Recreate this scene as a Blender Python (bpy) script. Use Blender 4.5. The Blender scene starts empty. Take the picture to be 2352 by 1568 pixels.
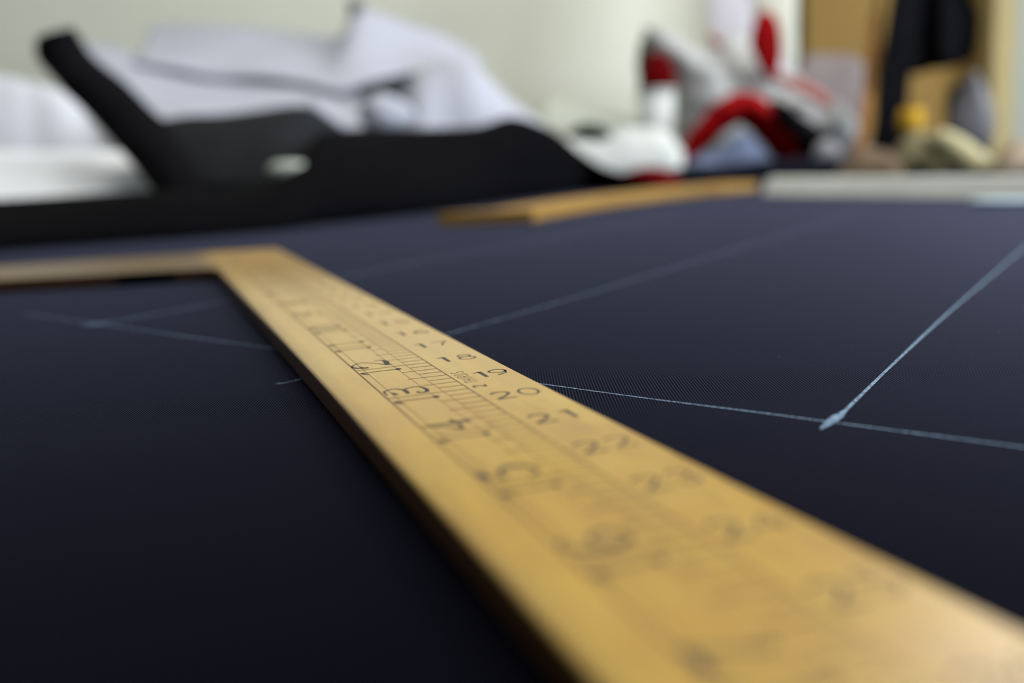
import bpy, bmesh, math, random
from mathutils import Vector, Matrix, noise
random.seed(7)
S = bpy.context.scene
IN = 0.0254
PW, PH = 2352, 1568

# ------------------------------------------------------------------ camera
FPX = 2342.47
PITCH, ROLL, YAW = math.radians(79.609), math.radians(-2.663), math.radians(-19.889)
CAMH = 2.551 * IN
RC = Matrix.Rotation(PITCH, 3, 'X') @ Matrix.Rotation(ROLL, 3, 'Z')
cam = bpy.data.cameras.new('camera')
cam_o = bpy.data.objects.new('camera', cam)
S.collection.objects.link(cam_o)
cam_o.matrix_world = Matrix.Translation((0, 0, CAMH)) @ RC.to_4x4()
cam.sensor_width = 22.2
cam.lens = FPX / PW * 22.2
cam.clip_start = 0.01
cam.clip_end = 50
cam.dof.use_dof = True
cam.dof.focus_distance = 11.05 * IN
cam.dof.aperture_fstop = cam.lens / (0.265 * 25.4)
S.camera = cam_o

# ------------------------------------------------------------------ world, lights, exposure
S.view_settings.view_transform = 'Standard'
S.view_settings.look = 'None'
S.view_settings.gamma = 1
S.view_settings.use_curve_mapping = False
S.view_settings.exposure = 0.5
wd = bpy.data.worlds.new('world')
S.world = wd
wd.use_nodes = True
wd.node_tree.nodes['Background'].inputs[0].default_value = (0.75, 0.85, 1.0, 1)
wd.node_tree.nodes['Background'].inputs[1].default_value = 0.2


def area(name, loc, target, sx, sy, power, col):
    l = bpy.data.lights.new(name, 'AREA')
    l.shape = 'RECTANGLE'
    l.size, l.size_y = sx, sy
    l.energy = power
    l.color = col
    o = bpy.data.objects.new(name, l)
    S.collection.objects.link(o)
    o.location = loc
    o.rotation_euler = (Vector(target) - Vector(loc)).to_track_quat('-Z', 'Y').to_euler()
    return o


area('window_daylight', (2.9, 0.45, 0.75), (-0.2, 2.6, 0.15), 1.5, 1.2, 84, (0.86, 0.93, 1.0))
area('ceiling_light', (0.3, 1.5, 1.70), (0.3, 1.5, 0.0), 2.2, 1.3, 18, (1.0, 0.96, 0.88))
area('hanging_lamp', (1.12, 1.95, 1.16), (0.2, 0.4, 0.0), 0.34, 0.34, 8, (1.0, 0.96, 0.9))

# ------------------------------------------------------------------ helpers


def ray(x, y):
    return RC @ Vector(((x - PW / 2) / FPX, -(y - PH / 2) / FPX, -1.0))


def P(x, y, D):
    """point of the room seen at photo position x, y and standing D metres ahead of the camera"""
    d = ray(x, y)
    t = D / d.y
    return Vector((d.x * t, D, CAMH + d.z * t))


def onz(x, y, z=0.0):
    d = ray(x, y)
    t = (z - CAMH) / d.z
    return Vector((d.x * t, d.y * t, z))


def tag(o, label=None, cat=None, group=None, kind=None):
    if label: o['label'] = label
    if cat: o['category'] = cat
    if group: o['group'] = group
    if kind: o['kind'] = kind
    return o


def link(name, me, mat=None, parent=None, smooth=True):
    o = bpy.data.objects.new(name, me)
    S.collection.objects.link(o)
    if mat: me.materials.append(mat)
    if parent:
        o.parent = parent
    if smooth:
        for p in me.polygons: p.use_smooth = True
    return o


def empty(name, loc, rz=0):
    o = bpy.data.objects.new(name, None)
    S.collection.objects.link(o)
    o.location = loc
    o.rotation_euler = (0, 0, rz)
    o.empty_display_size = 0.02
    bpy.context.view_layer.update()
    return o


def mesh(name, verts, faces, mat=None, parent=None, smooth=True):
    me = bpy.data.meshes.new(name)
    if parent is not None:
        inv = parent.matrix_world.inverted() if parent.get('_abs') else None
        if inv: verts = [inv @ Vector(v) for v in verts]
    me.from_pydata([tuple(v) for v in verts], [], faces)
    bm = bmesh.new(); bm.from_mesh(me)
    bmesh.ops.recalc_face_normals(bm, faces=bm.faces)
    bm.to_mesh(me); bm.free()
    return link(name, me, mat, parent, smooth)


def absroot(name, loc):
    o = empty(name, loc)
    o['_abs'] = 1
    return o


def bevel(o, w, seg=2):
    m = o.modifiers.new('b', 'BEVEL'); m.width = w; m.segments = seg; m.limit_method = 'ANGLE'
    return o


def box(name, lo, hi, mat, parent=None, bev=0.0):
    x0, y0, z0 = lo; x1, y1, z1 = hi
    v = [(x0, y0, z0), (x1, y0, z0), (x1, y1, z0), (x0, y1, z0), (x0, y0, z1), (x1, y0, z1), (x1, y1, z1), (x0, y1, z1)]
    f = [(0, 3, 2, 1), (4, 5, 6, 7), (0, 1, 5, 4), (1, 2, 6, 5), (2, 3, 7, 6), (3, 0, 4, 7)]
    o = mesh(name, v, f, mat, parent, False)
    if bev: bevel(o, bev)
    return o


def crom(pts, n, closed=False):
    """catmull-rom resample: n samples per segment; pts are tuples of any size"""
    out = []
    m = len(pts)
    segs = m if closed else m - 1
    for i in range(segs):
        g = lambda k: pts[k % m] if closed else pts[max(0, min(m - 1, k))]
        a, b, c, d = g(i - 1), g(i), g(i + 1), g(i + 2)
        for k in range(n):
            t = k / n
            out.append(tuple(0.5 * ((2 * q) + (r - p) * t + (2 * p - 5 * q + 4 * r - s) * t * t + (3 * q - p - 3 * r + s) * t ** 3)
                             for p, q, r, s in zip(a, b, c, d)))
    if not closed: out.append(tuple(pts[-1]))
    return out


def wrinkle(v, amp, scale, seed=0.0):
    q = Vector(v) * scale + Vector((seed, seed * 1.7, -seed))
    return Vector((noise.noise(q), noise.noise(q + Vector((9, 3, 1))), noise.noise(q + Vector((2, 8, 5))))) * amp


def gridmesh(name, rows, mat, parent=None, thick=0.0, amp=0.0, scale=20, seed=0.0, zmin=0.0):
    n = len(rows[0])
    vs, fs = [], []
    for r in rows:
        for v in r:
            v = Vector(v)
            if amp: v = v + wrinkle(v, amp, scale, seed)
            if zmin is not None and v.z < zmin: v.z = zmin
            vs.append(v)
    for i in range(len(rows) - 1):
        for j in range(n - 1):
            a = i * n + j
            fs.append((a, a + 1, a + n + 1, a + n))
    o = mesh(name, vs, fs, mat, parent)
    if thick:
        m = o.modifiers.new('s', 'SOLIDIFY'); m.thickness = thick; m.offset = 0
    return o


def mound(name, contour, mat, depth_front, depth_back, parent=None, nseg=8, nr=18, power=0.75, amp=0.004, scale=18, seed=1.0, base=None):
    """heap of cloth: contour = (x, y, D) of its crest in the photo; falls to the table in front and behind"""
    c = crom(contour, nseg)
    b = crom(base, nseg) if base else None
    cols = []
    for i, (x, y, D) in enumerate(c):
        top = P(x, y, D)
        if top.z < 0.003: top.z = 0.003
        if b:
            fr = onz(b[i][0], b[i][1]); fr = Vector((fr.x, fr.y, 0))
        else:
            fr = Vector((top.x * (D - depth_front) / D, D - depth_front, 0))
        bk = Vector((top.x, D + depth_back, 0))
        col = []
        for k in range(nr + 1):
            s = k / nr
            q = fr.lerp(top, s)
            q.z = top.z * math.sin(s * math.pi / 2) ** power
            if 0 < s: q = q + wrinkle(q, amp * min(1, s * 2) , scale, seed)
            q.z = max(q.z, 0.0004)
            col.append(q)
        for k in range(1, 7):
            s = k / 6
            q = top.lerp(bk, s)
            q.z = max(0.0004, top.z * math.cos(s * math.pi / 2) ** 0.8)
            col.append(q)
        cols.append(col)
    # close both ends and the underside
    vs = [v for col in cols for v in col]
    n = len(cols[0]); fs = []
    for i in range(len(cols) - 1):
        for j in range(n - 1):
            a = i * n + j
            fs.append((a, a + 1, a + n + 1, a + n))
        fs.append((i * n, (i + 1) * n, (i + 1) * n + n - 1, i * n + n - 1))
    fs.append(tuple(range(n)))
    fs.append(tuple((len(cols) - 1) * n + k for k in reversed(range(n))))
    return mesh(name, vs, fs, mat, parent)


def pillow(name, outline, D, T, mat, parent=None, nseg=6, rings=9, amp=0.003, scale=35, seed=0.0, centre=None, squash=0.5, zmin=0.0005, tilt=0.0):
    """soft solid: outline seen in the photo at distance D, T thick front to back"""
    o2 = crom([(a, b) for a, b in outline], nseg, True)
    pts = [P(x, y, D) for x, y in o2]
    for p in pts:
        if p.z < zmin: p.z = zmin
    if centre: c = P(centre[0], centre[1], D)
    else:
        c = Vector((0, 0, 0))
        for p in pts: c += p
        c /= len(pts)
    vs, fs = [], []
    m = len(pts)

    def place(q, off):
        q = Vector(q)
        q.y += off + (q.z - c.z) * tilt
        q += wrinkle(q, amp, scale, seed)
        q.z = max(q.z, zmin)
        return q
    for side in (-1, 1):
        for r in range(1, rings):
            u = r / rings
            th = T / 2 * (1 - u ** 2.4) ** squash
            for p in pts:
                vs.append(place(c.lerp(p, u), side * th))
        vs.append(place(c, side * T / 2))
    rim0 = len(vs)
    for p in pts: vs.append(place(p, 0))
    per = (rings - 1) * m + 1
    for s in (0, 1):
        b = s * per
        for j in range(m):
            k = (j + 1) % m
            fs.append((b + per - 1, b + j, b + k))
            for r in range(rings - 2):
                fs.append((b + r * m + j, b + r * m + k, b + (r + 1) * m + k, b + (r + 1) * m + j))
            l = (rings - 2) * m
            fs.append((b + l + j, b + l + k, rim0 + k, rim0 + j))
    return mesh(name, vs, fs, mat, parent)


def sheet(name, top, bottom, mat, parent=None, n=10, nseg=8, thick=0.003, bulge=0.0, amp=0.004, scale=16, seed=0.0):
    """a sheet of paper or cloth between two edges given as (x, y, D)"""
    a, b = crom(top, nseg), crom(bottom, nseg)
    rows = []
    for k in range(n + 1):
        s = k / n
        row = []
        for p, q in zip(a, b):
            v = P(*p).lerp(P(*q), s)
            v.y -= bulge * math.sin(math.pi * s)
            row.append(v)
        rows.append(row)
    return gridmesh(name, rows, mat, parent, thick, amp, scale, seed, 0.003)


def tube(name, pts, radii, mat, parent=None, nseg=8, k=12, flat=1.0, amp=0.0, scale=30):
    """round or flattened band swept along world points"""
    c = crom([tuple(p) + (r,) for p, r in zip(pts, radii)], nseg)
    vs, fs = [], []
    n = len(c)
    for i, (x, y, z, r) in enumerate(c):
        a, b = Vector(c[max(0, i - 1)][:3]), Vector(c[min(n - 1, i + 1)][:3])
        t = (b - a).normalized()
        u = t.cross(Vector((0, 1, 0)))
        if u.length < 1e-3: u = t.cross(Vector((0, 0, 1)))
        u.normalize()
        w = t.cross(u)
        for j in range(k):
            an = 2 * math.pi * j / k
            q = Vector((x, y, z)) + u * r * math.cos(an) + w * r * flat * math.sin(an)
            if amp: q += wrinkle(q, amp, scale)
            q.z = max(q.z, 0.0004)
            vs.append(q)
    for i in range(n - 1):
        for j in range(k):
            fs.append((i * k + j, i * k + (j + 1) % k, (i + 1) * k + (j + 1) % k, (i + 1) * k + j))
    fs.append(tuple(range(k)))
    fs.append(tuple((n - 1) * k + j for j in reversed(range(k))))
    return mesh(name, vs, fs, mat, parent)


def lathe(name, prof, centre, mat, parent=None, k=32):
    vs, fs = [], []
    c = Vector(centre)
    for r, z in prof:
        for j in range(k):
            an = 2 * math.pi * j / k
            vs.append(c + Vector((r * math.cos(an), r * math.sin(an), z)))
    for i in range(len(prof) - 1):
        for j in range(k):
            fs.append((i * k + j, i * k + (j + 1) % k, (i + 1) * k + (j + 1) % k, (i + 1) * k + j))
    fs.append(tuple(range(k)))
    fs.append(tuple((len(prof) - 1) * k + j for j in reversed(range(k))))
    return mesh(name, vs, fs, mat, parent)


# ------------------------------------------------------------------ materials
def srgb(r, g, b):
    f = lambda c: (c / 255 / 12.92) if c / 255 <= 0.04045 else ((c / 255 + 0.055) / 1.055) ** 2.4
    return (f(r), f(g), f(b), 1)


class NT:
    def __init__(s, name):
        s.m = bpy.data.materials.new(name); s.m.use_nodes = True
        s.t = s.m.node_tree; s.b = s.t.nodes['Principled BSDF']; s.o = s.t.nodes['Material Output']

    def n(s, kind, **kw):
        x = s.t.nodes.new(kind)
        for k, v in kw.items():
            if k in x.inputs.keys() and not hasattr(x, k): x.inputs[k].default_value = v
            elif hasattr(x, k): setattr(x, k, v)
            else: x.inputs[k].default_value = v
        return x

    def l(s, a, b): s.t.links.new(a, b)

    def coords(s, scale=(1, 1, 1), rot=(0, 0, 0)):
        c = s.n('ShaderNodeTexCoord'); mp = s.n('ShaderNodeMapping')
        mp.inputs['Scale'].default_value = scale; mp.inputs['Rotation'].default_value = rot
        s.l(c.outputs['Object'], mp.inputs['Vector'])
        return mp.outputs['Vector']

    def noise(s, vec, scale, detail=3, rough=0.5):
        x = s.n('ShaderNodeTexNoise'); x.inputs['Scale'].default_value = scale
        x.inputs['Detail'].default_value = detail; x.inputs['Roughness'].default_value = rough
        s.l(vec, x.inputs['Vector']); return x.outputs['Fac']

    def ramp(s, fac, stops):
        x = s.n('ShaderNodeValToRGB'); e = x.color_ramp.elements
        while len(e) < len(stops): e.new(0.5)
        for i, (p, c) in enumerate(stops): e[i].position = p; e[i].color = c
        s.l(fac, x.inputs['Fac']); return x.outputs['Color']

    def mix(s, fac, a, b, mode='MIX'):
        x = s.n('ShaderNodeMix'); x.data_type = 'RGBA'; x.blend_type = mode
        for sock, v in ((x.inputs[0], fac), (x.inputs[6], a), (x.inputs[7], b)):
            if isinstance(v, (int, float, tuple)): sock.default_value = v
            else: s.l(v, sock)
        return x.outputs[2]

    def bump(s, h, strength, dist, normal=None):
        x = s.n('ShaderNodeBump'); x.inputs['Strength'].default_value = strength; x.inputs['Distance'].default_value = dist
        s.l(h, x.inputs['Height'])
        if normal: s.l(normal, x.inputs['Normal'])
        return x.outputs['Normal']


def plain(name, col, rough=0.8, var=0.12, scale=14, sheen=0.0, spec=0.3, bump=0.0, trans=0.0, metal=0.0):
    t = NT(name)
    v = t.coords()
    f = t.noise(v, scale, 4)
    dark = tuple(c * (1 - var) for c in col[:3]) + (1,)
    lite = tuple(min(1, c * (1 + var)) for c in col[:3]) + (1,)
    t.l(t.ramp(f, [(0.3, dark), (0.7, lite)]), t.b.inputs['Base Color'])
    t.b.inputs['Roughness'].default_value = rough
    t.b.inputs['Specular IOR Level'].default_value = spec
    t.b.inputs['Metallic'].default_value = metal
    if sheen:
        t.b.inputs['Sheen Weight'].default_value = sheen
        t.b.inputs['Sheen Roughness'].default_value = 0.5
    if trans:
        t.b.inputs['Transmission Weight'].default_value = trans
    if bump:
        t.l(t.bump(t.noise(v, scale * 6, 4), 0.5, bump), t.b.inputs['Normal'])
    return t.m


def navy_cloth():
    t = NT('navy_twill')
    v = t.coords()
    # twill ribs 0.8 mm apart
    sp = 0.0322 * IN
    ang = math.radians(69.97 + 19.889)
    mp = t.n('ShaderNodeMapping'); mp.inputs['Rotation'].default_value = (0, 0, -(ang - math.pi / 2))
    t.l(v, mp.inputs['Vector'])
    w = t.n('ShaderNodeTexWave'); w.wave_type = 'BANDS'; w.bands_direction = 'X'
    w.inputs['Scale'].default_value = (2 * math.pi / sp) / 20.0
    w.inputs['Distortion'].default_value = 0.6; w.inputs['Detail'].default_value = 1
    w.inputs['Detail Scale'].default_value = 0.8
    t.l(mp.outputs['Vector'], w.inputs['Vector'])
    yarn = t.noise(v, 2600, 2)
    big = t.noise(v, 9, 3)
    ribs = t.ramp(w.outputs['Fac'], [(0.1, srgb(1, 1, 3)), (0.9, srgb(15, 15, 24))])
    c = t.mix(0.35, ribs, t.ramp(yarn, [(0.3, srgb(4, 4, 7)), (0.75, srgb(20, 20, 31))]))
    c = t.mix(0.3, c, t.ramp(big, [(0.35, srgb(6, 6, 10)), (0.7, srgb(13, 13, 20))]))
    # lint: rare pale specks
    vo = t.n('ShaderNodeTexVoronoi'); vo.inputs['Scale'].default_value = 90
    t.l(v, vo.inputs['Vector'])
    speck = t.ramp(vo.outputs['Distance'], [(0.018, (1, 1, 1, 1)), (0.04, (0, 0, 0, 1))])
    gate = t.ramp(t.noise(v, 60, 1), [(0.62, (0, 0, 0, 1)), (0.66, (1, 1, 1, 1))])
    c = t.mix(t.mix(1.0, speck, gate, 'MULTIPLY'), c, srgb(105, 112, 130))
    nm = t.bump(w.outputs['Fac'], 0.6, 0.00025)
    nm = t.bump(yarn, 0.35, 0.0001, nm)
    # matt dark fibres under a blue worsted lustre that shows at low angles
    di = t.n('ShaderNodeBsdfDiffuse'); t.l(c, di.inputs['Color']); t.l(nm, di.inputs['Normal'])
    gl = t.n('ShaderNodeBsdfGlossy'); gl.inputs['Color'].default_value = (0.085, 0.092, 0.155, 1); gl.inputs['Roughness'].default_value = 0.5
    t.l(nm, gl.inputs['Normal'])
    t.l(t.ramp(w.outputs['Fac'], [(0.15, (0.045, 0.049, 0.083, 1)), (0.85, (0.125, 0.135, 0.225, 1))]), gl.inputs['Color'])
    fr = t.n('ShaderNodeFresnel'); fr.inputs['IOR'].default_value = 1.16
    mx = t.n('ShaderNodeMixShader'); t.l(fr.outputs[0], mx.inputs[0]); t.l(di.outputs[0], mx.inputs[1]); t.l(gl.outputs[0], mx.inputs[2])
    t.l(mx.outputs[0], t.o.inputs['Surface'])
    return t.m


def boxwood():
    t = NT('varnished_boxwood')
    g = t.coords((1, 0.12, 1))
    v = t.coords()
    grain = t.noise(g, 260, 5, 0.6)
    blotch = t.noise(v, 28, 5, 0.6)
    base = t.ramp(grain, [(0.3, srgb(184, 137, 8)), (0.7, srgb(206, 161, 24))])
    base = t.mix(t.ramp(blotch, [(0.42, (0, 0, 0, 1)), (0.72, (0.7, 0.7, 0.7, 1))]), base, srgb(186, 132, 14))
    pale = t.noise(t.coords((1, 0.5, 1)), 60, 4, 0.65)
    base = t.mix(t.ramp(pale, [(0.5, (0, 0, 0, 1)), (0.75, (0.5, 0.5, 0.5, 1))]), base, srgb(216, 180, 62))
    fine = t.noise(v, 2300, 3, 0.75)
    patch = t.ramp(t.noise(v, 70, 3, 0.6), [(0.4, (0.25, 0.25, 0.25, 1)), (0.65, (1, 1, 1, 1))])
    base = t.mix(t.mix(1.0, patch, t.ramp(fine, [(0.53, (0, 0, 0, 1)), (0.64, (0.8, 0.8, 0.8, 1))]), 'MULTIPLY'), base, srgb(120, 80, 26))
    # pale grazing reflection painted into the middle of the long arm
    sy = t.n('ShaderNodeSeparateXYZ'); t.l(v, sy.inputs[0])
    pale_refl = t.ramp(t.n('ShaderNodeMath', operation='MULTIPLY').outputs[0], [(0.0, (0, 0, 0, 1)), (1.0, (1, 1, 1, 1))])
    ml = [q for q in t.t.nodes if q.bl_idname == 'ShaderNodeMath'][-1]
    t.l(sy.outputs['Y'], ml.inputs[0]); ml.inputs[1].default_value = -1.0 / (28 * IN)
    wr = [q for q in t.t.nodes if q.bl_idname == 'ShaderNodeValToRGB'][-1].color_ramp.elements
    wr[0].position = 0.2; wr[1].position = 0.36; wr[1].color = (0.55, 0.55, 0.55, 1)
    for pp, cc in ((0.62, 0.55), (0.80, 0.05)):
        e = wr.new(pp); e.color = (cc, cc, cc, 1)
    base = t.mix(pale_refl, base, srgb(224, 200, 148))
    # handling grime in long smears
    grime = t.noise(t.coords((1, 0.35, 1)), 75, 3, 0.55)
    base = t.mix(t.ramp(grime, [(0.58, (0, 0, 0, 1)), (0.85, (0.4, 0.4, 0.4, 1))]), base, srgb(130, 98, 56))
    # brown patina round the corner of the square
    di = t.n('ShaderNodeVectorMath'); di.operation = 'DISTANCE'
    t.l(v, di.inputs[0]); di.inputs[1].default_value = (-0.02, -0.05, 0)
    cm = t.ramp(di.outputs['Value'], [(0.10, (0.8, 0.8, 0.8, 1)), (0.27, (0, 0, 0, 1))])
    cm = t.mix(1.0, cm, t.ramp(t.noise(v, 16, 4, 0.6), [(0.3, (0.45, 0.45, 0.45, 1)), (0.7, (1, 1, 1, 1))]), 'MULTIPLY')
    base = t.mix(cm, base, srgb(118, 86, 34))
    # the short arm is a browner piece of wood
    so = t.n('ShaderNodeSeparateXYZ'); t.l(v, so.inputs[0])
    mr = t.n('ShaderNodeMapRange'); t.l(so.outputs['X'], mr.inputs['Value'])
    mr.inputs['From Min'].default_value = -0.045; mr.inputs['From Max'].default_value = -0.058
    base = t.mix(mr.outputs['Result'], base, t.mix(0.85, base, srgb(84, 62, 32)))
    # brown sides of the stick, their unlit shade mixed into the colour
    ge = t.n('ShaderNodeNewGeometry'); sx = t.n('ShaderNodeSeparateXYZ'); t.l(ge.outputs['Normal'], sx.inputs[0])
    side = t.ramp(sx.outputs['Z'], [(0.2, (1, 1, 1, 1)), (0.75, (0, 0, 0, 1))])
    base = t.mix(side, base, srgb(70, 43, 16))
    t.l(base, t.b.inputs['Base Color'])
    t.b.inputs['Roughness'].default_value = 0.34
    t.b.inputs['Specular IOR Level'].default_value = 0.42
    t.l(t.bump(fine, 0.35, 0.00012), t.b.inputs['Normal'])
    return t.m


def ink():
    t = NT('stamped_ink')
    f = t.noise(t.coords(), 2200, 2)
    t.l(t.ramp(f, [(0.35, srgb(16, 13, 11)), (0.8, srgb(60, 42, 20))]), t.b.inputs['Base Color'])
    t.b.inputs['Roughness'].default_value = 0.6
    return t.m


def scribe():
    t = NT('scribed_line')
    f = t.noise(t.coords(), 900, 2)
    t.l(t.ramp(f, [(0.35, srgb(96, 62, 20)), (0.75, srgb(140, 98, 40))]), t.b.inputs['Base Color'])
    t.b.inputs['Roughness'].default_value = 0.6
    return t.m


def chalk(cover):
    t = NT('tailors_chalk')
    f = t.noise(t.coords(), 1400, 3, 0.7)
    a = t.ramp(f, [(0.62 - cover, (0, 0, 0, 1)), (0.78 - cover * 0.5, (1, 1, 1, 1))])
    t.l(a, t.b.inputs['Alpha'])
    t.b.inputs['Base Color'].default_value = srgb(146, 176, 206)
    t.b.inputs['Roughness'].default_value = 1
    return t.m


M_cloth = navy_cloth()
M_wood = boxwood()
M_fold = plain('shaded_navy_cloth', srgb(7, 7, 10), 0.95, 0.2, 60, sheen=0.0, spec=0.03)  # the navy cloth again, darkened to hold the shade of the fold
M_ink = ink()
M_scribe = scribe()
M_wall = plain('cream_wall_paint', srgb(226, 227, 212), 0.9, 0.02, 3)
M_ceil = plain('ceiling_paint', srgb(225, 225, 218), 0.9, 0.03, 3)
M_floor = plain('dark_floor', srgb(90, 80, 70), 0.6, 0.1, 3)
M_tabletop = plain('table_board', srgb(120, 90, 60), 0.6, 0.1, 8)
M_paper3 = plain('bright_white_cotton', srgb(204, 207, 216), 0.9, 0.03, 10, spec=0.1)
M_paper4 = plain('lower_white_cotton', srgb(236, 238, 244), 0.9, 0.03, 10, spec=0.1)
M_gap = plain('hollow_shade_grey', srgb(96, 96, 98), 0.9, 0.1, 14, spec=0.1)
M_paper = plain('white_pattern_paper', srgb(169, 172, 185), 0.85, 0.03, 9, spec=0.2)
M_paper2 = plain('white_cotton', srgb(160, 163, 175), 0.9, 0.04, 12, sheen=0.1, spec=0.2)
M_black = plain('black_wool', srgb(8, 8, 11), 0.9, 0.15, 30, sheen=0.0, spec=0.05)
M_strap = plain('charcoal_cloth', srgb(14, 14, 18), 0.9, 0.15, 30, sheen=0.0, spec=0.05)
M_char = plain('grey_charcoal_lining', srgb(30, 32, 36), 0.85, 0.1, 20, sheen=0.0, spec=0.1)
M_bag = plain('cloudy_white_plastic', srgb(164, 166, 166), 0.4, 0.06, 15, spec=0.4)
M_bagl = plain('lilac_white_plastic', srgb(205, 202, 214), 0.4, 0.05, 15, spec=0.4)
M_bagc = plain('cream_white_plastic', srgb(196, 196, 182), 0.45, 0.05, 15, spec=0.4)
M_red = plain('red_plastic', srgb(124, 0, 4), 0.7, 0.1, 15, spec=0.06)
M_dred = plain('dark_red_cloth', srgb(84, 0, 3), 0.85, 0.2, 20, spec=0.05)
M_pink = plain('faded_red_print', srgb(150, 92, 84), 0.6, 0.15, 20)
M_blue = plain('pale_blue_cloth', srgb(84, 94, 120), 0.85, 0.12, 20)
M_navy2 = plain('dark_navy_cloth', srgb(12, 14, 24), 0.9, 0.15, 20, spec=0.05)
M_green = plain('dark_green_cloth', srgb(26, 32, 16), 0.9, 0.15, 20, spec=0.05)
M_offw = plain('off_white_cloth', srgb(176, 180, 170), 0.9, 0.05, 15)
M_white = plain('white_card', srgb(184, 188, 186), 0.7, 0.03, 10)
M_mauve = plain('mauve_grey_cloth', srgb(118, 108, 108), 0.85, 0.1, 15)
M_tan = plain('tan_fibreboard', srgb(134, 106, 54), 0.8, 0.06, 6)
M_cream = plain('cream_painted_wood', srgb(164, 148, 104), 0.8, 0.04, 5)
M_greyw = plain('grey_white_paint', srgb(150, 153, 142), 0.8, 0.03, 5)
M_amber = plain('amber_wood', srgb(132, 88, 34), 0.7, 0.12, 12)
M_yellow = plain('yellow_thread', srgb(186, 146, 34), 0.8, 0.1, 60)
M_olive = plain('olive_cloth', srgb(100, 94, 68), 0.9, 0.2, 25)
M_olived = plain('dark_olive_cloth', srgb(52, 52, 30), 0.9, 0.15, 25)
M_bone = plain('bone_cloth', srgb(186, 180, 146), 0.85, 0.08, 20)
M_iron = plain('grey_metal', srgb(86, 84, 88), 0.5, 0.1, 12, metal=0.3)
M_strip = plain('white_batten_paint', srgb(190, 193, 188), 0.6, 0.06, 12)
M_dark = plain('dark_bakelite', srgb(30, 28, 28), 0.5, 0.1, 12)
M_steel = plain('steel', srgb(150, 150, 150), 0.35, 0.05, 12, metal=0.9)
M_brown = plain('brown_cloth', srgb(86, 70, 52), 0.9, 0.15, 20)
M_chalk = chalk(0.32)
M_chalkfaint = chalk(0.20)
M_cblk = plain('white_chalk_block', srgb(186, 192, 184), 0.9, 0.05, 40)
M_pblue = plain('light_blue_card', srgb(176, 206, 226), 0.7, 0.05, 12)

# ------------------------------------------------------------------ the room
tag(box('floor', (-3.2, -1.5, -0.80), (3.2, 3.2, -0.76), M_floor), 'dark floor under the cutting table', 'floor', kind='structure')
tag(box('wall_back', (-3.2, 3.0, -0.76), (3.2, 3.1, 1.75), M_wall), 'plain cream painted wall behind the table', 'wall', kind='structure')
tag(box('wall_left', (-3.3, -1.5, -0.76), (-3.2, 3.1, 1.75), M_wall), 'cream wall on the left', 'wall', kind='structure')
tag(box('ceiling', (-3.3, -1.5, 1.75), (3.2, 3.1, 1.8), M_ceil), 'white ceiling', 'ceiling', kind='structure')

# cutting table
tr = absroot('cutting_table', (0, 1.0, -0.76))
box('table_top', (-1.9, -0.75, -0.04), (1.75, 2.75, -0.0025), M_tabletop, tr, 0.003)
for lx in (-1.8, 1.6):
    for ly in (-0.65, 2.6):
        box('leg', (lx, ly, -0.76), (lx + 0.06, ly + 0.06, -0.04), M_tabletop, tr, 0.003)
tag(tr, 'long wooden cutting table lying under the navy cloth', 'table')

# the spread navy cloth
cl = absroot('suiting_cloth', (0, 0, 0))
rows = []
NX, NY = 90, 90
for i in range(NY + 1):
    y = -0.7 + 3.38 * i / NY
    row = []
    for j in range(NX + 1):
        x = -1.85 + 3.55 * j / NX
        row.append(Vector((x, y, 0)))
    rows.append(row)
o = gridmesh('cloth_sheet', rows, M_cloth, cl, 0.0, 0, zmin=None)
m = o.modifiers.new('s', 'SOLIDIFY'); m.thickness = 0.0018; m.offset = -1
tag(cl, 'dark navy twill cloth spread flat over the table with pale blue chalk lines', 'cloth')
RZ = Matrix.Rotation(-YAW, 3, 'Z')
ORG = RZ @ (Vector((3.664, 28.98, 0)) * IN)       # outer corner of the wooden square, on the table


def sq(u, v, z=0.0):
    return ORG + RZ @ (Vector((u, -v, z)) * IN)


def ribbon_pts(pts, widths):
    """flat stroke: list of 2D points -> quads"""
    vs, fs = [], []
    n = len(pts)
    for i in range(n):
        a, b = Vector(pts[max(0, i - 1)]), Vector(pts[min(n - 1, i + 1)])
        t = (b - a)
        if t.length < 1e-9: t = Vector((1, 0))
        t.normalize()
        nn = Vector((-t.y, t.x)) * widths[i] / 2
        p = Vector(pts[i])
        vs += [p + nn, p - nn]
    for i in range(n - 1):
        fs.append((2 * i, 2 * i + 1, 2 * i + 3, 2 * i + 2))
    return vs, fs


def chalk_line(pix, width, mat, z=0.00012, wob=0.15):
    pts3 = [onz(x, y) for x, y in pix]
    c = crom([(p.x, p.y) for p in pts3], 60)
    ws = [width * (1 + wob * noise.noise(Vector((p[0] * 300, p[1] * 300, 0)))) for p in c]
    vs, fs = ribbon_pts(c, ws)
    o = mesh('chalk_line', [(v.x, v.y, z) for v in vs], fs, mat, cl, False)
    return o


L1 = [(60, 722), (235, 745), (420, 772), (600, 797), (800, 825), (1000, 851), (1258, 884), (1500, 917), (1737, 947), (1895, 968), (2093, 994), (2352, 1028), (2600, 1062)]
chalk_line(L1[:7], 0.0009, M_chalkfaint)
chalk_line(L1[6:], 0.0007, M_chalk)
chalk_line([(215, 747), (300, 732), (490, 697), (660, 663), (830, 628), (1000, 595), (1200, 561), (1420, 522), (1560, 500)], 0.0017, M_chalkfaint, 0.00016)
chalk_line([(635, 882), (680, 874), (850, 824), (1040, 765), (1300, 690), (1600, 600), (1900, 510), (2000, 480)], 0.0011, M_chalkfaint, 0.0002)
chalk_line([(1893, 982), (1935, 950), (2053, 836), (2172, 725), (2268, 642), (2352, 570), (2440, 497)], 0.0010, M_chalk, 0.00024)
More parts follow.
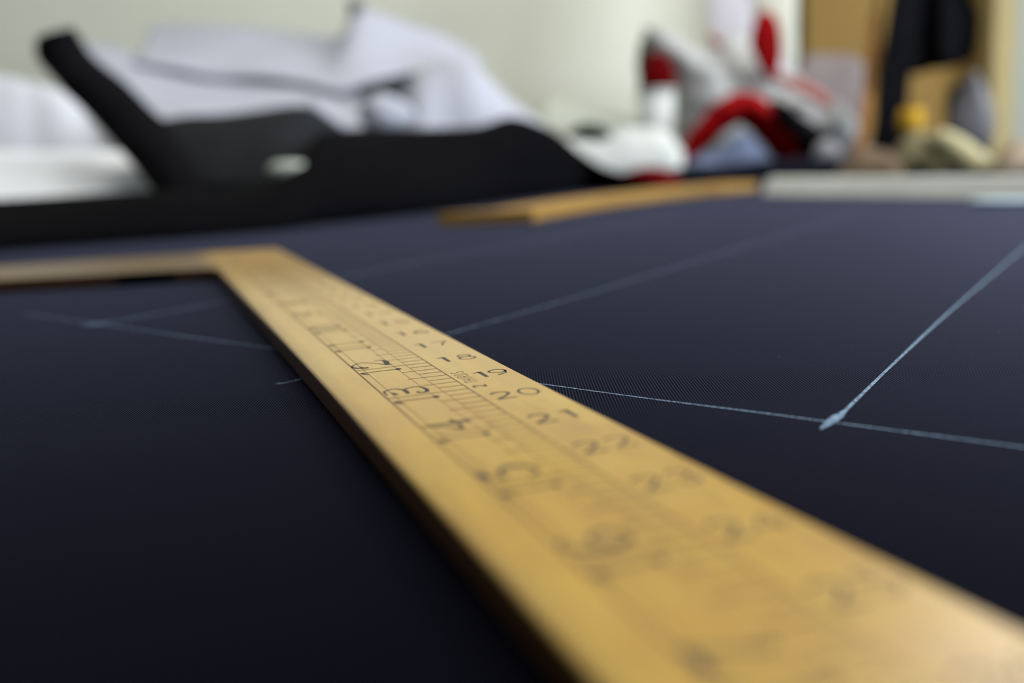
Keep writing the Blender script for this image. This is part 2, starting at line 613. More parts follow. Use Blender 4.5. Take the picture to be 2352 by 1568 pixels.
# the rubbed blob where the two lines meet
vs, fs = ribbon_pts([tuple(onz(x, y).xy) for x, y in [(1886, 988), (1902, 975), (1922, 960), (1945, 942)]], [0.0006, 0.0022, 0.0028, 0.0007])
mesh('chalk_smudge', [(v.x, v.y, 0.0003) for v in vs], fs, M_chalk, cl, False)
vs, fs = ribbon_pts([tuple(onz(x, y).xy) for x, y in [(188, 748), (225, 745), (250, 741)]], [0.002, 0.0045, 0.002])
mesh('chalk_smudge', [(v.x, v.y, 0.0003) for v in vs], fs, M_chalkfaint, cl, False)

# ------------------------------------------------------------------ the tailor's square
TH = 0.276
sqr = empty('tailors_square', ORG, -YAW)
tag(sqr, 'large yellow wooden L-shaped tailor\'s square with stamped scales lying on the navy cloth', 'ruler')
UL = -1.992
out = [(0, -0.05), (0, 28.6), (UL, 28.6), (UL, 4.75), (-2.12, 4.5), (-2.3, 4.42), (-4.6, 3.85), (-6.7, 3.3), (-14, 1.9), (-14, -1.5), (-4.4, -0.75)]
bm = bmesh.new()
lo = [bm.verts.new((u * IN, -v * IN, 0.0003)) for u, v in out]
f = bm.faces.new(lo)
r = bmesh.ops.extrude_face_region(bm, geom=[f])
up = [g for g in r['geom'] if isinstance(g, bmesh.types.BMVert)]
bmesh.ops.translate(bm, verts=up, vec=(0, 0, TH * IN - 0.0003))
bmesh.ops.recalc_face_normals(bm, faces=bm.faces)
me = bpy.data.meshes.new('wooden_body'); bm.to_mesh(me); bm.free()
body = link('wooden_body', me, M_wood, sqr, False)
bevel(body, 0.0009, 3)

# dark patch on the inner side of the short arm
mk = mesh('dark_patch', [(u * IN, -v * IN, z * IN) for z in (0.02, 0.262) for u, v in ((-2.9, 4.31), (-2.9, 4.34), (-3.3, 4.27), (-3.9, 4.12), (-4.15, 4.03), (-4.15, 4.0))], [(0, 1, 2, 3, 4, 5), (6, 7, 8, 9, 10, 11), (0, 1, 7, 6), (1, 2, 8, 7), (2, 3, 9, 8), (3, 4, 10, 9), (4, 5, 11, 10), (5, 0, 6, 11)], M_black, sqr, False)

ZI = TH * IN + 0.00003


class Ink:
    def __init__(s): s.v = []; s.f = []

    def stroke(s, pts, w, smooth=True, z=ZI):
        """pts in square coordinates (u, v) inches; w inch or list"""
        if not isinstance(w, (list, tuple)): w = [w] * len(pts)
        q = [tuple(p) + (ww,) for p, ww in zip(pts, w)]
        if smooth and len(q) > 2: q = crom(q, 6)
        vs, fs = ribbon_pts([(a[0] * IN, -a[1] * IN) for a in q], [a[2] * IN * 1.55 for a in q])
        b = len(s.v)
        s.v += [(a.x, a.y, z) for a in vs]
        s.f += [tuple(b + i for i in ff) for ff in fs]

    def build(s, name, mat): return mesh(name, s.v, s.f, mat, sqr, False)


def arc(cx, cy, rx, ry, a0, a1, n=10):
    return [(cx + rx * math.cos(math.radians(a0 + (a1 - a0) * i / n)), cy + ry * math.sin(math.radians(a0 + (a1 - a0) * i / n))) for i in range(n + 1)]


# plain stamped digits in a 0..0.62 x 0..1 box
DIG = {
    '0': [arc(.31, .5, .28, .48, 0, 360, 20)],
    '1': [[(.12, .86), (.3, .92), (.36, 1.0)], [(.36, 1), (.36, 0)]],
    '2': [arc(.31, .73, .26, .26, 165, -25, 9) + [(.4, .4), (.18, .16), (.04, .02)], [(.04, .02), (.62, .02)]],
    '3': [arc(.28, .75, .25, .23, 150, -80, 9), arc(.28, .27, .29, .26, 85, -150, 10)],
    '4': [[(.46, 0), (.46, 1), (.02, .3)], [(.02, .3), (.64, .3)]],
    '5': [[(.55, .97), (.14, .97), (.1, .56)], [(.1, .56)] + arc(.3, .32, .28, .3, 115, -150, 10)],
    '6': [[(.52, .98), (.2, .72), (.05, .4)], arc(.31, .3, .27, .28, 0, 360, 16)],
    '7': [[(.02, .96), (.6, .96)], [(.6, .96), (.36, .5), (.24, 0)]],
    '8': [arc(.31, .75, .22, .22, 0, 360, 14), arc(.31, .27, .28, .26, 0, 360, 16)],
    '9': [arc(.31, .7, .27, .28, 0, 360, 16), [(.58, .68), (.5, .3), (.14, .02)]],
    'T': [[(0, 1), (.6, 1)], [(.3, 1), (.3, 0)]],
    'H': [[(.05, 0), (.05, 1)], [(.55, 0), (.55, 1)], [(.05, .5), (.55, .5)]],
    'I': [[(.3, 0), (.3, 1)]],
    'R': [[(.05, 0), (.05, 1)], [(.05, 1)] + arc(.3, .75, .26, .25, 90, -90, 7) + [(.05, .5)], [(.3, .5), (.58, 0)]],
    'D': [[(.05, 0), (.05, 1)], [(.05, 1)] + arc(.22, .5, .34, .5, 90, -90, 9) + [(.05, 0)]],
    'S': [arc(.3, .75, .24, .24, 40, 270, 9) + arc(.3, .27, .26, .26, 85, -150, 9)[1:]],
}


def is_straight(p): return len(p) <= 3 and not (len(p) == 3 and p[0][0] == .52)


fig = Ink()
# inch figures, reading across the stick; cap height runs along it
for n in range(1, 29):
    txt = str(n)
    hgt, wid = 0.285, 0.335
    for k, ch in enumerate(txt):
        u0 = (-0.625 if k == 0 else -0.345) if len(txt) == 2 else -0.46
        if ch == '1' and k == 0: u0 += 0.02
        if n == 19: u0 += (0.11, 0.05)[k]          # the 19 is stamped closer to the edge
        vb = n + 0.065 + (0.02 if k == 0 else 0)
        for p in DIG[ch]:
            q = [(u0 + x * wid, vb - y * hgt) for x, y in p]
            w = 0.021 if ch in '12' and k == 0 else 0.016
            if ch == '1': w = [0.012, 0.02, 0.03][:len(q)] if len(q) == 3 else [0.03, 0.026]
            fig.stroke(q, w, not is_straight(p))
fig.build('inch_figures', M_ink)

# the two-thirds scale
sc, big = Ink(), Ink()
V0, V1 = 3.0, 27.0
sc.stroke([(-1.545, V0), (-1.545, V1)], 0.012, False)
sc.stroke([(-0.716, V0), (-0.716, V1)], 0.009, False)
for u in (-1.455, -1.11, -0.975):
    sc.stroke([(u, V0), (u, V1)], 0.0035, False)
nmax = int(V1 / 1.5)
tk = Ink()
for n in range(2, nmax + 1):
    v = n * 1.5
    tk.stroke([(-1.545, v), (-0.716, v)], 0.012, False)
    if n < nmax:
        for k in range(1, 8):
            ln = {1: -.975, 2: -1.105, 3: -.975, 4: -1.145, 5: -.965, 6: -1.09, 7: -.975}[k]
            tk.stroke([(-0.72, v + 1.5 * k / 8), (ln, v + 1.5 * k / 8)], 0.011, False)
sc.build('scale_border_lines', M_scribe)
tk.build('scale_ticks', M_ink)

# ornate numerals: x = reading direction (away, -v), y = cap height (towards -u), inches
ORN = {
    '1': [([(0.0, 0.0), (0.0, 0.42)], [.014, .014]), ([(-.12, .35), (-.06, .39), (0.0, .42)], [.008, .026, .014]), ([(.05, -.012), (0.0, .0), (-.05, .012)], [.008, .04, .008])],
    '2': [([(.135, .36), (.03, .33), (.015, .28), (.02, .36), (.065, .41), (.185, .43), (.325, .30), (.22, .17), (.05, .05)], [.01, .018, .026, .022, .024, .014, .012, .012, .012]),
          ([(.345, .14), (.36, .07), (.31, .03), (.18, .03), (.075, .045), (.055, .0)], [.008, .012, .024, .034, .024, .012])],
    '3': [([(.05, .41), (.16, .41), (.25, .39), (.30, .28), (.212, .209)], [.008, .01, .014, .016, .018]), ([(.03, .32), (.09, .33), (.157, .35)], [.026, .02, .008]),
          ([(.212, .209), (.27, .14), (.283, .046), (.17, -.0), (.058, .003), (.0, .05), (.02, .10), (.076, .10)], [.018, .014, .014, .02, .022, .022, .02, .014]),
          ([(.212, .209), (.12, .2), (.02, .21)], [.02, .024, .018])],
    '4': [([(.23, -.01), (.23, .42)], [.04, .012]), ([(.23, .42), (.12, .24), (.0, .13)], [.01, .02, .02]), ([(.0, .13), (.15, .11), (.34, .14)], [.03, .012, .02])],
    '5': [([(.08, .41), (.18, .39), (.3, .42)], [.02, .034, .01]), ([(.08, .41), (.06, .24)], [.012, .012]),
          ([(.06, .24), (.16, .27), (.28, .20), (.29, .08), (.18, .0), (.06, .02), (.05, .08)], [.01, .014, .03, .03, .018, .016, .026])],
    '6': [([(.27, .38), (.17, .42), (.05, .30), (.03, .14), (.1, .01), (.22, .0), (.30, .1), (.24, .21), (.12, .21), (.06, .12)], [.02, .012, .026, .032, .022, .014, .026, .018, .012, .01])],
    '7': [([(.02, .34), (.06, .42), (.16, .39), (.3, .42)], [.012, .03, .03, .012]), ([(.3, .42), (.18, .2), (.13, .0)], [.01, .02, .036])],
    '8': [(arc(.16, .32, .1, .1, 0, 360, 12), [.018] * 13), (arc(.16, .11, .13, .11, 0, 360, 12), [.02] * 13)],
    '9': [(arc(.17, .30, .12, .12, 0, 360, 12), [.018] * 13), ([(.29, .3), (.26, .1), (.14, .0), (.06, .04)], [.026, .02, .014, .024])],
    '0': [(arc(.17, .21, .14, .21, 0, 360, 18), [.012 + .016 * abs(math.cos(math.radians(20 * k))) for k in range(19)])],
}
for n in range(2, nmax + 1):
    txt = str(n)
    v = n * 1.5
    if len(txt) == 2: spots = [(txt[0], v + 0.165), (txt[1], v - 0.085)]
    else: spots = [(txt, v - 0.06)]
    for k, (ch, vb) in enumerate(spots):
        if ch == '1' and k == 1: vb = v - 0.28
        for p, w in ORN[ch]:
            q = [(-1.1 - y, vb - x) for x, y in p]
            big.stroke(q, [a * 1.25 for a in w], len(p) > 2)
big.build('scale_numerals', M_ink)

# the small legend beside the scale
leg = Ink()
for ch, vb in (('2', 19.50), ('T', 19.25), ('H', 19.15), ('I', 19.055), ('R', 18.975), ('D', 18.86), ('S', 18.745)):
    kx, ky = (0.15, 0.13) if ch == '2' else (0.125, 0.135)
    for p in DIG[ch]:
        q = [(-0.52 - y * ky, vb - x * kx) for x, y in p]
        leg.stroke(q, 0.015 if ch == '2' else 0.006, len(p) > 3)
leg.build('stamped_legend', M_ink)

# ------------------------------------------------------------------ curved stick and batten lying further off
def prism_path(name, front, back, h, mat, parent=None, z0=0.0005, slope=0.0):
    n = len(front)
    vs = []
    for i in range(n):
        a, b = front[i], back[i]
        for q, z in ((a, z0), (b, z0), (b, h), (a.lerp(b, slope), h)):
            vs.append((q.x, q.y, z0 + z if z != z0 else z0))
    fs = []
    for i in range(n - 1):
        for j in range(4):
            fs.append((4 * i + j, 4 * i + (j + 1) % 4, 4 * i + 4 + (j + 1) % 4, 4 * i + 4 + j))
    fs.append((0, 1, 2, 3)); fs.append(tuple(4 * (n - 1) + j for j in (3, 2, 1, 0)))
    o = mesh(name, vs, fs, mat, parent, False)
    bevel(o, 0.0008)
    return o


fr = [onz(x, y) for x, y in crom([(1225, 510), (1300, 494), (1400, 477), (1500, 463), (1600, 452), (1740, 438)], 5)]
bk = []
for i, p in enumerate(fr):
    a, b = fr[max(0, i - 1)], fr[min(len(fr) - 1, i + 1)]
    t = (b - a).normalized(); nrm = Vector((-t.y, t.x, 0))
    bk.append(p + nrm * (0.05))
bk[0] = bk[0] + Vector((-0.045, -0.012, 0))
o = prism_path('curved_ruler', fr, bk, 0.0115, M_amber)
M_hip = plain('yellow_curve_wood', srgb(152, 114, 46), 0.55, 0.12, 12, spec=0.3)
o.data.materials.clear(); o.data.materials.append(M_hip)
tag(o, 'narrow wooden curved ruler lying on the navy cloth near the bags', 'ruler')

fr = [onz(1752, 449), onz(2352, 459), onz(2700, 466)]
bk = [p + Vector((0.03, 0.055, 0)) for p in fr]
o = prism_path('white_batten', fr, bk, 0.0195, M_strip, slope=0.34)
tag(o, 'long flat greyish white batten lying across the cloth at the right', 'batten')
o = pillow('blue_card', [(2235, 458), (2352, 455), (2500, 458), (2500, 474), (2352, 474), (2240, 470)], 0.93, 0.03, M_pblue, amp=0)
tag(o, 'small pale blue flat piece lying against the front of the white batten', 'card')

# ------------------------------------------------------------------ folded navy cloth at the back left
crest = [(-260, 478, 1.12), (0, 461, 1.14), (250, 448, 1.14), (450, 437, 1.15), (560, 424, 1.18), (640, 400, 1.22), (700, 345, 1.32), (750, 300, 1.42), (870, 292, 1.5),
         (1000, 294, 1.53), (1100, 288, 1.55), (1180, 268, 1.57), (1260, 292, 1.6), (1330, 345, 1.64), (1400, 388, 1.62), (1500, 412, 1.55)]
base = [(-260, 604), (0, 578), (250, 560), (450, 546), (560, 537), (640, 530), (700, 522), (750, 515), (870, 503),
        (1000, 488), (1100, 474), (1180, 462), (1260, 452), (1330, 443), (1400, 436), (1500, 428)]
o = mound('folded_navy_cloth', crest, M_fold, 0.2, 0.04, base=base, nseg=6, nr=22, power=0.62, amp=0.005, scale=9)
tag(o, 'rumpled navy cloth, its shade put into the colour, folded up behind the wooden square', 'cloth')

o = pillow('chalk_block', [(615, 395), (625, 376), (660, 370), (700, 374), (712, 392), (700, 410), (650, 413)], 1.2, 0.03, M_cblk, amp=0, zmin=0.03)
tag(o, 'small white rounded chalk piece resting on the dark fold', 'chalk')

# charcoal garment lying over the fold
g = absroot('charcoal_garment', P(560, 400, 1.32) * 1.0)
c_l = [(95, 92, 1.56), (100, 135, 1.55), (150, 200, 1.5), (215, 265, 1.46), (275, 335, 1.4), (335, 400, 1.35), (380, 470, 1.3)]
c_r = [(168, 70, 1.56), (196, 116, 1.55), (260, 178, 1.5), (326, 240, 1.46), (390, 302, 1.4), (430, 355, 1.35), (478, 440, 1.3)]
sheet('collar_strip', c_l, c_r, M_strap, g, n=8, thick=0.014, bulge=0.02, amp=0.003)
sheet('lining_panel', [(300, 290, 1.5), (420, 272, 1.5), (560, 262, 1.5), (690, 246, 1.5), (790, 300, 1.5)],
      [(400, 450, 1.34), (460, 445, 1.34), (540, 435, 1.33), (620, 428, 1.32), (700, 400, 1.4)], M_char, g, n=8, thick=0.006, bulge=0.01, amp=0.006, scale=14)
tag(g, 'dark charcoal garment with a long raised strip and grey lining, lying among the white papers', 'garment')

# ------------------------------------------------------------------ white papers and cottons, left
def prop_to_table(o): return o


o = mound('white_cotton_stack', [(-260, 352, 1.66), (0, 345, 1.66), (150, 348, 1.66), (260, 346, 1.66), (315, 352, 1.65), (352, 380, 1.63), (385, 440, 1.6)], M_paper4, 0.34, 0.01, nr=14, power=1.0, amp=0.003, seed=3)
tag(o, 'white folded cotton at the lower left, directly above the dark fold', 'cloth')
o = mound('white_cotton_stack', [(-260, 150, 1.9), (0, 172, 1.9), (60, 185, 1.9), (130, 208, 1.89), (200, 255, 1.88), (255, 320, 1.87), (300, 350, 1.86), (330, 370, 1.86)], M_paper3, 0.17, 0.1, nr=16, power=0.8, amp=0.004, scale=12, seed=5)
tag(o, 'taller white folded cotton at the left edge, behind the lower one', 'cloth')
o = sheet('pattern_paper', [(150, 88, 2.12), (240, 105, 2.12), (340, 130, 2.12), (460, 152, 2.12), (600, 157, 2.12), (760, 178, 2.1), (850, 240, 2.0)],
          [(400, 420, 1.6), (420, 420, 1.6), (450, 420, 1.58), (500, 420, 1.56), (600, 420, 1.56), (740, 420, 1.56), (850, 420, 1.56)], M_paper, n=14, thick=0.004, bulge=0.02, amp=0.005, scale=9, seed=2)
tag(o, 'white pattern paper leaning behind the charcoal garment strip, under the broad upper sheet', 'paper')
o = sheet('pattern_paper', [(345, 62, 2.36), (440, 60, 2.36), (560, 66, 2.36), (680, 76, 2.36), (780, 84, 2.32), (812, 28, 2.28), (850, 22, 2.28), (940, 56, 2.3), (1020, 84, 2.32), (1110, 136, 2.32)],
          [(312, 146, 2.02), (400, 158, 2.01), (500, 176, 2.0), (600, 176, 1.99), (700, 192, 1.97), (775, 212, 1.95), (840, 194, 1.98), (920, 168, 2.03), (1010, 140, 2.1), (1100, 150, 2.15)], M_paper, n=14, thick=0.004, bulge=-0.01, amp=0.004, scale=8, seed=8)
tag(o, 'broad white pattern paper on top with a peaked crest and a vertical crease', 'paper')
o = mound('white_cotton_heap', [(925, 215, 1.88), (960, 165, 1.88), (1020, 140, 1.9), (1080, 142, 1.9), (1140, 188, 1.9), (1200, 245, 1.9), (1255, 290, 1.9), (1300, 340, 1.9)], M_paper2, 0.2, 0.08, nr=16, power=0.5, amp=0.006, scale=9, seed=11)
tag(o, 'smooth white cotton heap sloping down to the right beyond the black fold', 'cloth')
o = pillow('white_cotton_bundle', [(825, 250), (850, 222), (890, 215), (935, 240), (950, 275), (920, 305), (870, 312), (835, 290)], 1.62, 0.09, M_paper2, amp=0.008, scale=30, seed=4)
tag(o, 'small rumpled white cotton bundle in the hollow under the peaked paper', 'cloth')
o = pillow('white_cotton_bundle', [(690, 262), (715, 232), (760, 250), (805, 285), (790, 305), (740, 300)], 1.58, 0.06, M_paper2, amp=0.005, scale=30, seed=6)
tag(o, 'narrow white cotton bundle poking out beside the grey lining', 'cloth')
o = mound('hollow_shade', [(690, 240, 2.17), (740, 205, 2.17), (800, 178, 2.17), (900, 165, 2.17), (960, 175, 2.17), (1000, 230, 2.17)], M_gap, 0.05, 0.05, nr=10, power=0.5, amp=0.004)  # added grey fill, stands in for shade between the white sheets
tag(o, 'grey fill added for the shade in the dark hollow beneath the peaked paper', 'cloth')
g = absroot('map_pin', P(818, 24, 2.27))
c = P(818, 24, 2.265)
lathe('head', [(0.002, -0.022), (0.014, -0.018), (0.018, -0.006), (0.013, 0.006), (0.017, 0.018), (0.006, 0.022)], c, M_iron, g, 20)
lathe('shank', [(0.0015, -0.04), (0.0015, -0.01)], c, M_steel, g, 10)
tag(g, 'small dark knob stuck in the crest of the peaked paper', 'pin')

# pale heap between papers and bags
o = mound('off_white_cloth_heap', [(1190, 300, 2.3), (1250, 234, 2.3), (1320, 232, 2.3), (1400, 262, 2.3), (1470, 285, 2.3), (1560, 320, 2.3)], M_offw, 0.15, 0.15, nr=12, power=0.5, amp=0.006, scale=14, seed=7)
tag(o, 'low off-white cloth heap against the wall between the white cotton and the bags', 'cloth')
o = mound('crumpled_white_cloth', [(1285, 322, 1.95), (1340, 318, 1.95), (1400, 300, 1.95), (1460, 292, 1.95), (1530, 300, 1.95), (1570, 350, 1.95)], M_white, 0.07, 0.04, nr=12, power=0.5, amp=0.006, scale=25, seed=12)
tag(o, 'crumpled white cloth lying low in front of the white card tub', 'cloth')
g = absroot('card_tub', P(1500, 330, 2.08))
cc = P(1502, 210, 2.08)
lathe('wall', [(0.034, 0.002 - 0), (0.036, cc.z)], (cc.x, 2.055, 0), M_white, g)
lathe('rim', [(0.037, cc.z - 0.004), (0.039, cc.z - 0.002), (0.039, cc.z + 0.002), (0.036, cc.z + 0.002)], (cc.x, 2.055, 0), M_white, g)
tag(g, 'plain white card tub standing below the dark red patch', 'tub')
o = pillow('dark_green_scrap', [(1305, 312), (1328, 288), (1365, 284), (1400, 298), (1398, 318), (1345, 322)], 1.84, 0.03, M_green, amp=0.002, zmin=0.02)
tag(o, 'dark green scrap lying on the crumpled white cloth', 'cloth')
o = mound('dark_red_cloth', [(1385, 402, 1.72), (1400, 388, 1.72), (1430, 396, 1.72), (1480, 382, 1.72), (1530, 386, 1.72), (1560, 405, 1.72)], M_dred, 0.04, 0.03, nr=8, power=0.5, amp=0.003, seed=4)
tag(o, 'dark red cloth peeping out flat under the crumpled white cloth', 'cloth')

# ------------------------------------------------------------------ bags and cloths in the middle right
g = absroot('carrier_bag', P(1700, 390, 2.2) )
pillow('bag_body', [(1478, 75), (1500, 62), (1545, 76), (1600, 112), (1650, 84), (1710, 78), (1785, 92), (1845, 185), (1930, 240), (1975, 290), (1950, 330), (1850, 380), (1700, 405), (1580, 395), (1550, 300), (1535, 200)],
       2.2, 0.16, M_bag, g, rings=14, amp=0.010, scale=22, seed=3, centre=(1680, 250))
pillow('red_print', [(1478, 150), (1500, 120), (1532, 124), (1550, 165), (1552, 212), (1500, 210), (1474, 195)], 2.12, 0.03, M_dred, g, amp=0.002, zmin=0.02)
pillow('red_print', [(1722, 95), (1745, 28), (1785, 42), (1796, 110), (1788, 165), (1766, 188), (1738, 140)], 2.09, 0.02, M_red, g, amp=0.002, zmin=0.02)
tube('faded_print', [P(1762, 165, 2.11), P(1800, 185, 2.1), P(1850, 205, 2.1), P(1905, 240, 2.1)], [0.008, 0.011, 0.014, 0.012], M_pink, g, flat=0.5)
tube('brown_print', [P(1630, 80, 2.14), P(1645, 95, 2.13), P(1660, 108, 2.13)], [0.006, 0.01, 0.005], M_pink, g, flat=0.5)
tag(g, 'bulging cloudy white carrier bag with dark red and faded red print', 'bag')
o = sheet('lilac_white_bag', [(1628, -260, 2.5), (1660, -262, 2.5), (1700, -262, 2.5), (1725, -260, 2.5)], [(1636, 392, 2.36), (1665, 394, 2.34), (1700, 394, 2.34), (1735, 392, 2.36)], M_bagl, n=14, thick=0.02, amp=0.008, scale=14, seed=2)
tag(o, 'tall narrow lilac-white plastic bag rising behind the red-printed bag', 'bag')
o = sheet('cream_white_bag', [(1728, -260, 2.52), (1760, -262, 2.52), (1800, -262, 2.52), (1826, -260, 2.52)], [(1745, 388, 2.4), (1770, 390, 2.38), (1800, 390, 2.38), (1820, 388, 2.4)], M_bagc, n=14, thick=0.02, amp=0.006, scale=14, seed=9)
tag(o, 'tall cream-white plastic bag between the lilac-white bag and the tan cupboard', 'bag')
o = pillow('brown_scrap', [(1465, 150), (1470, 92), (1490, 82), (1505, 120), (1495, 200), (1470, 205)], 2.28, 0.06, M_olived, amp=0.004, zmin=0.0)
o.data.update()
tag(o, 'dark olive sliver of cloth at the left rim of the red-printed bag', 'cloth')
arch = [(1572, 392), (1585, 345), (1625, 302), (1665, 262), (1705, 247), (1745, 268), (1785, 312), (1815, 345), (1832, 392)]
o = tube('red_bag', [P(x, y, 2.0) for x, y in arch], [0.016, 0.02, 0.026, 0.03, 0.03, 0.03, 0.031, 0.033, 0.028], M_red, flat=1.4, amp=0.006)
tag(o, 'bright red plastic bag arching over the pale blue cloth', 'bag')
o = mound('pale_blue_cloth', [(1572, 378, 1.93), (1600, 358, 1.93), (1640, 345, 1.93), (1700, 305, 1.93), (1745, 332, 1.93), (1780, 378, 1.93)], M_blue, 0.06, 0.03, nr=10, power=0.5, amp=0.005, scale=22, seed=2)
tag(o, 'pale blue cloth bundle under the red arch of the bag', 'cloth')
o = mound('dark_navy_bundle', [(1500, 402, 1.8), (1560, 384, 1.8), (1650, 380, 1.8), (1760, 368, 1.8), (1880, 362, 1.8), (1950, 380, 1.8), (2010, 395, 1.8)], M_navy2, 0.04, 0.03, nr=8, power=0.5, amp=0.004, scale=22, seed=6)
tag(o, 'low dark navy cloth bundle in front of the pale blue cloth', 'cloth')
o = pillow('black_pouch', [(1768, 232), (1800, 235), (1850, 275), (1890, 305), (1892, 345), (1868, 385), (1850, 370), (1825, 320), (1785, 285)], 1.92, 0.07, M_black, amp=0.004, centre=(1835, 300))
tag(o, 'black pouch leaning against the right flank of the red-printed bag', 'pouch')
o = pillow('grey_ball', [(1870, 350), (1885, 325), (1910, 322), (1930, 345), (1925, 385), (1895, 395), (1872, 378)], 1.88, 0.05, plain('grey_wool', srgb(140, 140, 146), 0.9, 0.1, 20), amp=0.003)
tag(o, 'small light grey bundle beside the foot of the black pouch', 'cloth')
o = mound('mauve_grey_cloth', [(1835, 150, 2.5), (1850, 125, 2.5), (1910, 124, 2.5), (1970, 132, 2.5), (1990, 190, 2.5), (1992, 300, 2.5)], M_mauve, 0.1, 0.06, nr=14, power=0.35, amp=0.006, scale=16, seed=6)
tag(o, 'mauve-grey folded cloth pile standing against the tan cupboard', 'cloth')

# ------------------------------------------------------------------ cupboard, post, garment at the right
xl, xr = P(1832, 200, 2.75).x, P(2292, 200, 2.75).x
g = absroot('tan_cupboard', ((xl + xr) / 2, 2.86, -0.76))
box('carcass', (xl, 2.77, -0.76), (xr, 2.99, 1.1), M_tan, g, 0.004)
box('side_stile', (xl - 0.012, 2.755, -0.76), (xl + 0.012, 2.77, 1.1), M_olived, g, 0.002)
x2 = P(2230, 200, 2.75).x
box('door', (xl + 0.02, 2.752, -0.7), (P(2010, 200, 2.75).x, 2.769, 1.08), M_tan, g, 0.003)
box('door', (P(2022, 200, 2.75).x, 2.752, -0.7), (xr - 0.004, 2.769, 1.08), M_tan, g, 0.003)
tag(g, 'tan wooden cupboard standing against the wall behind the hanging black garment', 'cupboard')
tag(box('trim_1', (P(2262, 200, 2.7).x, 2.66, -0.76), (P(2312, 200, 2.7).x, 2.74, 1.75), M_cream, None, 0.004), 'cream painted upright trim right of the cupboard', 'trim', kind='structure')
tag(box('trim_2', (P(2314, 200, 2.7).x, 2.68, -0.76), (P(2560, 200, 2.7).x, 2.74, 1.75), M_greyw, None, 0.004), 'greyish white upright at the right edge', 'trim', kind='structure')
tag(box('wall_right', (P(2562, 200, 2.7).x, 2.7, -0.76), (3.2, 2.8, 1.75), M_wall), 'cream wall at the right', 'wall', kind='structure')

# amber stick
o = tube('amber_stick', [P(1958, 405, 1.98), P(1975, 330, 2.02), P(1990, 240, 2.08), P(1998, 150, 2.14), P(2012, 30, 2.2)], [0.008, 0.009, 0.009, 0.009, 0.009], M_amber)
tag(o, 'slim amber brown wooden stick leaning beside the black garment', 'stick')

g = absroot('black_garment', P(2140, 0, 2.1) + Vector((0, 0, 0.3)))
D = 2.1
sheet('trailing_strip', [(2150, -700, D), (2180, -700, D), (2218, -700, D)], [(1998, 352, D - .02), (2030, 356, D - .02), (2064, 352, D - .02)], M_strap, g, n=20, thick=0.018, amp=0.006, scale=10, seed=1)
sheet('body_panel', [(2125, -700, D + .03), (2145, -700, D + .02), (2160, -700, D + .02), (2175, -700, D + .03), (2190, -700, D + .03)],
      [(2085, 172, D + .01), (2125, 168, D + .03), (2165, 160, D), (2205, 148, D + .03), (2240, 128, D + .02)], M_black, g, n=20, thick=0.014, amp=0.012, scale=16, seed=5)
ht = P(2165, -700, D)
tube('hanger', [ht + Vector((-0.09, 0.01, -0.01)), ht + Vector((0, 0.01, 0.02)), ht + Vector((0.09, 0.01, -0.01))], [0.009, 0.011, 0.009], M_amber, g)
tube('hook', [ht + Vector((0, 0.01, 0.02)), ht + Vector((0, 0.005, 0.05)), ht + Vector((0.0, -0.012, 0.085)), ht + Vector((0, 0.004, 0.102)), ht + Vector((0, 0.02, 0.09))], [0.002] * 5, M_steel, g)
tag(g, 'black garment hanging in front of the cupboard, one strip trailing down to the table', 'garment')
rail = tube('clothes_rail', [Vector((ht.x - 0.25, D + 0.005, ht.z + 0.088)), Vector((ht.x + 0.1, D + 0.005, ht.z + 0.088)), Vector((ht.x + 0.3, D + 0.005, ht.z + 0.088)), Vector((ht.x + 0.3, D + 0.005, 1.75))],
            [0.008] * 4, M_steel, nseg=4)
tag(rail, 'thin steel rail carrying the black garment above the frame', 'rail')

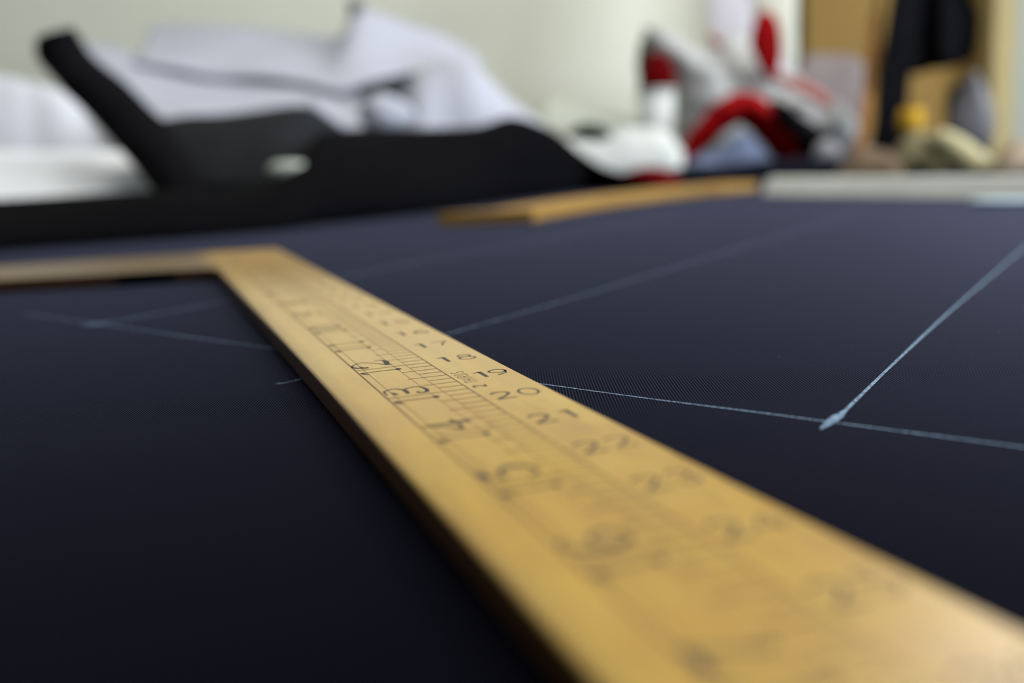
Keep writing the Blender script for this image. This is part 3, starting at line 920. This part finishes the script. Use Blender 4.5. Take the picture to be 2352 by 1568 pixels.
# clutter at the right end
o = mound('olive_cloth_pile', [(2040, 380, 1.8), (2085, 312, 1.8), (2120, 300, 1.8), (2160, 310, 1.8), (2210, 330, 1.8), (2260, 370, 1.8), (2290, 395, 1.8)], M_olive, 0.1, 0.08, nr=12, power=0.5, amp=0.008, scale=28, seed=9)
tag(o, 'rumpled olive cloth pile behind the white batten', 'cloth')
g = absroot('thread_spool', P(2092, 310, 1.82))
c = P(2092, 308, 1.82)
lathe('thread', [(0.010, 0.003), (0.018, 0.006), (0.021, 0.018), (0.021, 0.03), (0.018, 0.042), (0.010, 0.045)], c, M_yellow, g)
lathe('spool_end', [(0.017, 0.0), (0.017, 0.003)], c, M_amber, g)
lathe('spool_end', [(0.017, 0.045), (0.017, 0.048)], c, M_amber, g)
tag(g, 'round yellow spool of thread on the olive cloth pile', 'spool')
o = tube('bone_cloth_roll', [P(2165, 312, 1.72), P(2200, 335, 1.68), P(2245, 372, 1.62), P(2275, 392, 1.58)], [0.012, 0.016, 0.018, 0.016], M_bone)
tag(o, 'bone coloured rolled cloth slanting down below the grey iron', 'cloth')
o = tube('dark_olive_roll', [P(2130, 322, 1.7), P(2165, 350, 1.66), P(2205, 382, 1.62)], [0.008, 0.01, 0.008], M_olived)
tag(o, 'dark olive rolled strip beside the bone coloured roll', 'cloth')
g = absroot('flat_iron', P(2235, 330, 1.9))
pillow('sole_plate', [(2238, 160), (2262, 195), (2282, 250), (2284, 300), (2270, 345), (2225, 340), (2178, 300), (2190, 250), (2214, 200)], 1.9, 0.035, M_iron, g, amp=0, centre=(2235, 270), squash=0.3)
hb = P(2232, 300, 1.9)
tube('handle', [Vector((hb.x, 1.92, hb.z)), Vector((hb.x, 1.98, hb.z + 0.01)), Vector((hb.x, 1.985, hb.z + 0.07)), Vector((hb.x, 1.92, hb.z + 0.085))], [0.01] * 4, M_dark, g)
box('heel', (hb.x - 0.03, 1.885, 0.0006), (hb.x + 0.03, 1.99, hb.z - 0.02), M_dark, g, 0.004)
tag(g, 'grey pointed iron standing upright on its heel beside the cream trim', 'iron')
o = mound('taupe_cloth', [(2296, 388, 1.6), (2320, 332, 1.6), (2352, 322, 1.6), (2420, 330, 1.6), (2500, 380, 1.6)], plain('taupe_wool', srgb(136, 122, 106), 0.9, 0.12, 20), 0.08, 0.06, nr=10, power=0.5, amp=0.005, scale=20, seed=2)
tag(o, 'taupe cloth heap at the right edge of the picture behind the white batten', 'cloth')
o = mound('brown_cloth', [(1930, 392, 1.63), (1970, 345, 1.63), (2010, 340, 1.63), (2050, 352, 1.63), (2075, 390, 1.63)], M_brown, 0.05, 0.04, nr=8, power=0.5, amp=0.004, scale=20, seed=3)
tag(o, 'dim brown cloth at the foot of the hanging black garment', 'cloth')

for o in bpy.data.objects:
    if '_abs' in o: del o['_abs']
